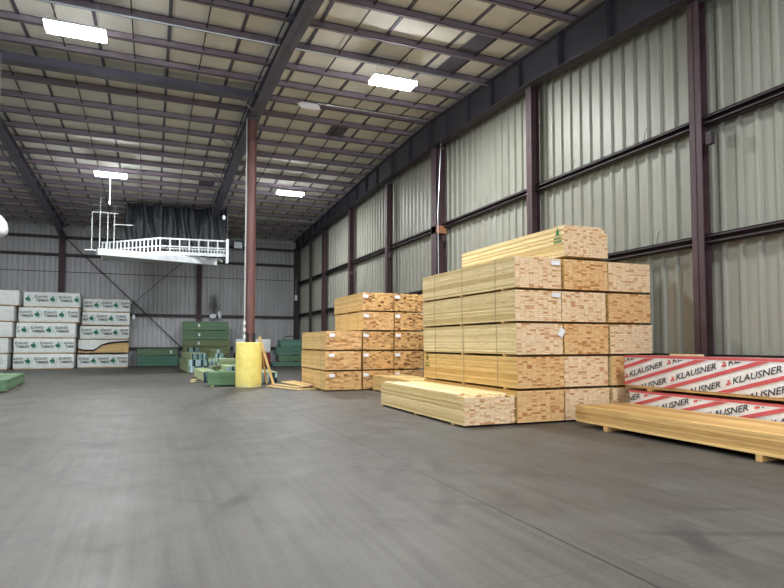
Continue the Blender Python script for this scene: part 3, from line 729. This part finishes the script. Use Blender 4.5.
# ------------------------------------------------------------------ hanging conveyor platform
cv = thing('hanging_conveyor', 'white roller conveyor platform with railing hung from the roof above the back wall stacks', 'conveyor', (0, 0, 5.6))
def rel(p): return Vector((p[0], p[1], p[2]-5.6))
A, B, Cc = Vector((-2.5, 34.3, 0)), Vector((.3, 31.6, 0)), Vector((3.52, 31.3, 0))
# lower long beam
a, b = Vector((-2.42, 30.2, 0)), Vector((3.05, 32.0, 0)); d = (b-a).normalized(); n = Vector((-d.y, d.x, 0))
def bar(m, a, b, w, z0, z1):
    a, b = Vector(a), Vector(b); d = (b-a).normalized(); n = Vector((-d.y, d.x, 0))*w/2
    k = len(m.v); m.v += [tuple(p) for p in ((a-n).to_3d()+Vector((0, 0, z0)), (b-n)+Vector((0, 0, z0)), (b+n)+Vector((0, 0, z0)), (a+n)+Vector((0, 0, z0)), (a-n)+Vector((0, 0, z1)), (b-n)+Vector((0, 0, z1)), (b+n)+Vector((0, 0, z1)), (a+n)+Vector((0, 0, z1)))]
    for f in ((0, 3, 2, 1), (4, 5, 6, 7), (0, 1, 5, 4), (2, 3, 7, 6), (1, 2, 6, 5), (3, 0, 4, 7)): m.f.append(tuple(k+i for i in f)); m.mi.append(0); m.tn.append(0)
m = MB(); bar(m, a, b, .3, .06, .34); m.build('long_beam', M['convey'], cv)
m = MB(); m.v += [(-2.3, 30.5, .36), (3.2, 31.9, .36), (3.5, 33.0, .36), (-.2, 34.6, .36), (-2.5, 34.6, .36), (-2.3, 30.5, .42), (3.2, 31.9, .42), (3.5, 33.0, .42), (-.2, 34.6, .42), (-2.5, 34.6, .42)]
for f in ((4, 3, 2, 1, 0), (5, 6, 7, 8, 9), (0, 1, 6, 5), (1, 2, 7, 6), (2, 3, 8, 7), (3, 4, 9, 8), (4, 0, 5, 9)): m.f.append(f); m.mi.append(0); m.tn.append(0)
m.build('deck', M['greywhite'], cv)
for (p, q, nn) in ((B, Cc, 7), (B, A, 15)):
    m = MB()
    bar(m, p, q, .05, .44, .6); bar(m, p, q, .05, .84, .9)
    bar(m, p, q, .06, 1.22, 1.29)
    m.build('side_rail', M['convey'], cv)
    for k in range(nn+1):
        c = p+(q-p)*k/nn
        if k == 0 and q is A: continue
        m = MB(); m.box(c.x-.03, c.x+.03, c.y-.03, c.y+.03, .42, 1.3); m.build('rail_post', M['convey'], cv)
    # rollers between the rails
    dv = (q-p).normalized(); nv = Vector((-dv.y, dv.x, 0)); nv = nv if nv.y > 0 else -nv
    m2 = MB(); N = nn*3
    for k in range(N):
        c = p+(q-p)*(k+.5)/N; m2.tube(c+Vector((0, 0, .72)), c+nv*.6+Vector((0, 0, .72)), .035, 6)
    o = m2.build('roller_bed', M['steel'], cv)
    m = MB(); bar(m, p+nv*.6, q+nv*.6, .05, .62, .88); m.build('side_rail', M['greywhite'], cv)
m = MB(); m.box(3.47, 3.6, 31.2, 31.35, .1, 1.35); m.build('end_post', M['convey'], cv)
for p in (Vector((-1.9, 33.6, 0)), Vector((3.54, 31.3, 0)), Vector((.35, 33.5, 0)), Vector((2.9, 32.6, 0))):
    m = MB(); m.tube(p+Vector((0, 0, .42)), (p.x, p.y, roofz(p.y)-5.6), .009, 5); m.build('hanger_rod', M['rafter'], cv)
# white pipe cage hanging at the left end
cg = thing('pipe_cage', 'thin white pipe cage hanging at the left end of the conveyor', 'pipe frame', (-2.9, 33.0, 6.27))
for k, xx in enumerate((0, .36, .72, 1.02)):
    m = MB(); m.tube((xx, 0, 0 if k == 0 else .15), (xx, 0, 1.95), .022, 6); m.build('upright', M['greywhite'], cg)
m = MB(); m.tube((0, 0, 1.95), (1.2, 0, 1.95), .025, 6); m.build('top_bar', M['greywhite'], cg)
m = MB(); m.tube((.98, 0, 1.38), (1.9, 0, 1.4), .022, 6); m.build('cross_bar', M['greywhite'], cg)
m = MB(); m.tube((.36, 0, 1.95), (.36, 0, roofz(33)-6.27), .01, 5); m.build('hanger_rod', M['galv'], cg)
m = MB(); m.tube((-.3, 0, .0), (.4, 0, .0), .022, 6); m.build('foot_bar', M['whitepaint'], cg)
# hook hanging from the light's chain
hk = thing('hanging_hook', 'small white pull hook on a chain above the pipe cage', 'hook', (-1.9, 29.6, 7.95))
m = MB(); m.tube((0, 0, .25), (0, 0, 1.2), .01, 5); m.build('chain', M['galv'], hk)
m = MB(); m.tube((0, 0, 0), (0, 0, .28), .045, 8, .02); m.build('handle', M['whitepaint'], hk)

# black plastic sheet hung behind the conveyor
m = MB(); N = 90; x0, x1 = -1.5, 4.0; zt, zb = 9.5, 6.55; K = 14; g = []
for j in range(K+1):
    row = []
    for i in range(N+1):
        f = i/N; h = j/K; x = x0+(x1-x0)*f
        dp = .16*math.sin(f*38+1.3*math.sin(h*3+f*9))*(.35+.65*h)+.07*math.sin(f*97+h*4)
        sw = .18*abs(math.sin(f*PI*4.0+.4))*(1-h)
        row.append(len(m.v)); m.v.append((x+.06*math.sin(h*7+f*20), 36.0+dp, zb+(zt-sw-zb)*h if h > 0 else zb+.08*math.sin(f*21)))
    g.append(row)
for j in range(K):
    for i in range(N): m.f.append((g[j][i], g[j][i+1], g[j+1][i+1], g[j+1][i])); m.mi.append(0); m.tn.append(0)
o = m.build('plastic_sheet', M['blackplastic'], smooth=True); tag(o, 'crumpled black plastic sheet hanging from the roof behind the conveyor', 'plastic sheet')
sol = o.modifiers.new('s', 'SOLIDIFY'); sol.thickness = .01

# ------------------------------------------------------------------ small things
def crumple(name, label, loc, sx, sy, sz, mat, cat, seed, sub=3):
    r = random.Random(seed); bm = bmesh.new(); bmesh.ops.create_icosphere(bm, subdivisions=sub, radius=1)
    for v in bm.verts: v.co *= 1+r.uniform(-.28, .2); v.co.x *= sx; v.co.y *= sy; v.co.z *= sz
    me = bpy.data.meshes.new(name); bm.to_mesh(me); bm.free(); me.materials.append(mat)
    o = bpy.data.objects.new(name, me); C.objects.link(o); o.location = loc; return tag(o, label, cat)
crumple('torn_insulation', 'scrap of torn white insulation dangling below the roof by the post top', (4.95, 19.95, 9.93), .42, .12, .12, M['tag'], 'insulation', 4, 2)
crumple('plastic_scrap', 'crumpled white plastic standing in for daylight in the sooty vent on the back wall', (4.0, 43.55, 3.5), .24, .1, .22, M['daylit'], 'plastic', 5, 1)  # white colour stands in for daylight through the broken vent
crumple('plastic_scrap', 'second white crumple standing in for daylight on the right of the sooty vent', (4.45, 43.55, 3.6), .16, .1, .3, M['daylit'], 'plastic', 6, 1)
crumple('plastic_scrap', 'white plastic flap sticking out right of the third white stack', (-1.15, 42.7, 3.3), .12, .15, .2, M['daylit'], 'plastic', 8, 2)
bx = thing('junction_box', 'small white box fixed to the dark corner column', 'electrical box', (9.8, 43.2, 4.75))
m = MB(); m.box(0, .2, 0, .12, 0, .4); m.build('enclosure', M['whitepaint'], bx, .01); m = MB(); m.tube((.1, .06, .4), (.1, .06, 1.6), .015, 6); m.build('conduit', M['greywhite'], bx)
m = MB(); m.box(.03, .17, -.01, 0, .05, .35); m.build('cover', M['tag'], bx)
dm = thing('hanging_dome', 'white rounded hanging shade cut off by the left edge', 'shade', (-4.25, 20.0, 4.68))
m = MB(); m.lathe([(.05, .66), (.15, .6), (.27, .42), (.31, .25), (.3, .1), (.2, .0)], 28); m.build('shade', M['whitepaint'], dm, smooth=True)
m = MB(); m.tube((0, 0, .64), (0, 0, roofz(20)-4.68), .012, 6); m.build('hanging_wire', M['galv'], dm)
fr = thing('framed_panel', 'small dark-framed panel on the back wall just left of the round post', 'panel', (5.3, 43.25, 8.35))
m = MB(); m.box(0, .7, 0, .06, 0, .06); m.box(0, .7, 0, .06, .54, .6); m.box(0, .06, 0, .06, .06, .54); m.box(.64, .7, 0, .06, .06, .54); m.build('frame', M['darksteel'], fr)
m = MB(); m.box(.06, .64, .02, .05, .06, .54); m.build('panel', M['galv'], fr)
m = MB(); m.box(.3, .36, .06, .5, .4, .46); m.build('wall_bracket', M['darksteel'], fr)
pb = thing('pendant_bulb', 'tiny white bulb on a cord above the right end of the conveyor', 'lamp', (3.42, 32.0, 8.2))
m = MB(); m.lathe([(.03, .16), (.07, .1), (.09, .03), (.06, -.05), (.02, -.09)], 14); m.build('bulb', M['daylit'], pb, smooth=True)
m = MB(); m.tube((0, 0, .15), (0, 0, roofz(32)-8.2), .008, 5); m.build('cord', M['rafter'], pb)
# dark hose draped over the teal stack
m = MB(); pv = None
for k in range(9):
    a = PI*k/8; p = Vector((8.75-.5*math.cos(a), 39.7, 1.85+.2*math.sin(a)))
    if pv is not None: m.tube(pv, p, .03, 6)
    pv = p
tag(m.build('hose', M['rubber']), 'black hose looped over the top of the far corner teal stack', 'hose')
# wire ties sticking out along the girts
for k, (y, z) in enumerate(((9.9, 6.2), (12.3, 6.2), (16.6, 6.2), (18.8, 6.2), (22.7, 6.2), (25.0, 6.2), (9.6, 3.85), (27.5, 6.2))):
    m = MB(); m.tube((10.15, y, z-.1), (10.13, y-.05, z+.08), .006, 5); m.tube((10.13, y-.05, z+.08), (10.1, y-.13, z+.16), .006, 5); m.build('wire_tie', M['darksteel'], wall_r)

# ------------------------------------------------------------------ world, camera
w = bpy.data.worlds.new('world'); scn.world = w; w.use_nodes = True
bg = w.node_tree.nodes['Background']; bg.inputs[0].default_value = (.8, .88, 1, 1); bg.inputs[1].default_value = 2.4
cam = bpy.data.cameras.new('camera'); co = bpy.data.objects.new('camera', cam); C.objects.link(co)
co.location = (0, 0, 1.6); co.rotation_euler = (math.radians(92.7), 0, math.radians(-22.2))
cam.sensor_width = 36; cam.lens = 588/784*36; cam.shift_y = 21/784; cam.clip_end = 200
scn.camera = co
scn.view_settings.view_transform = 'Standard'; scn.view_settings.look = 'None'; scn.view_settings.gamma = 1
scn.view_settings.use_curve_mapping = False; scn.view_settings.exposure = 0
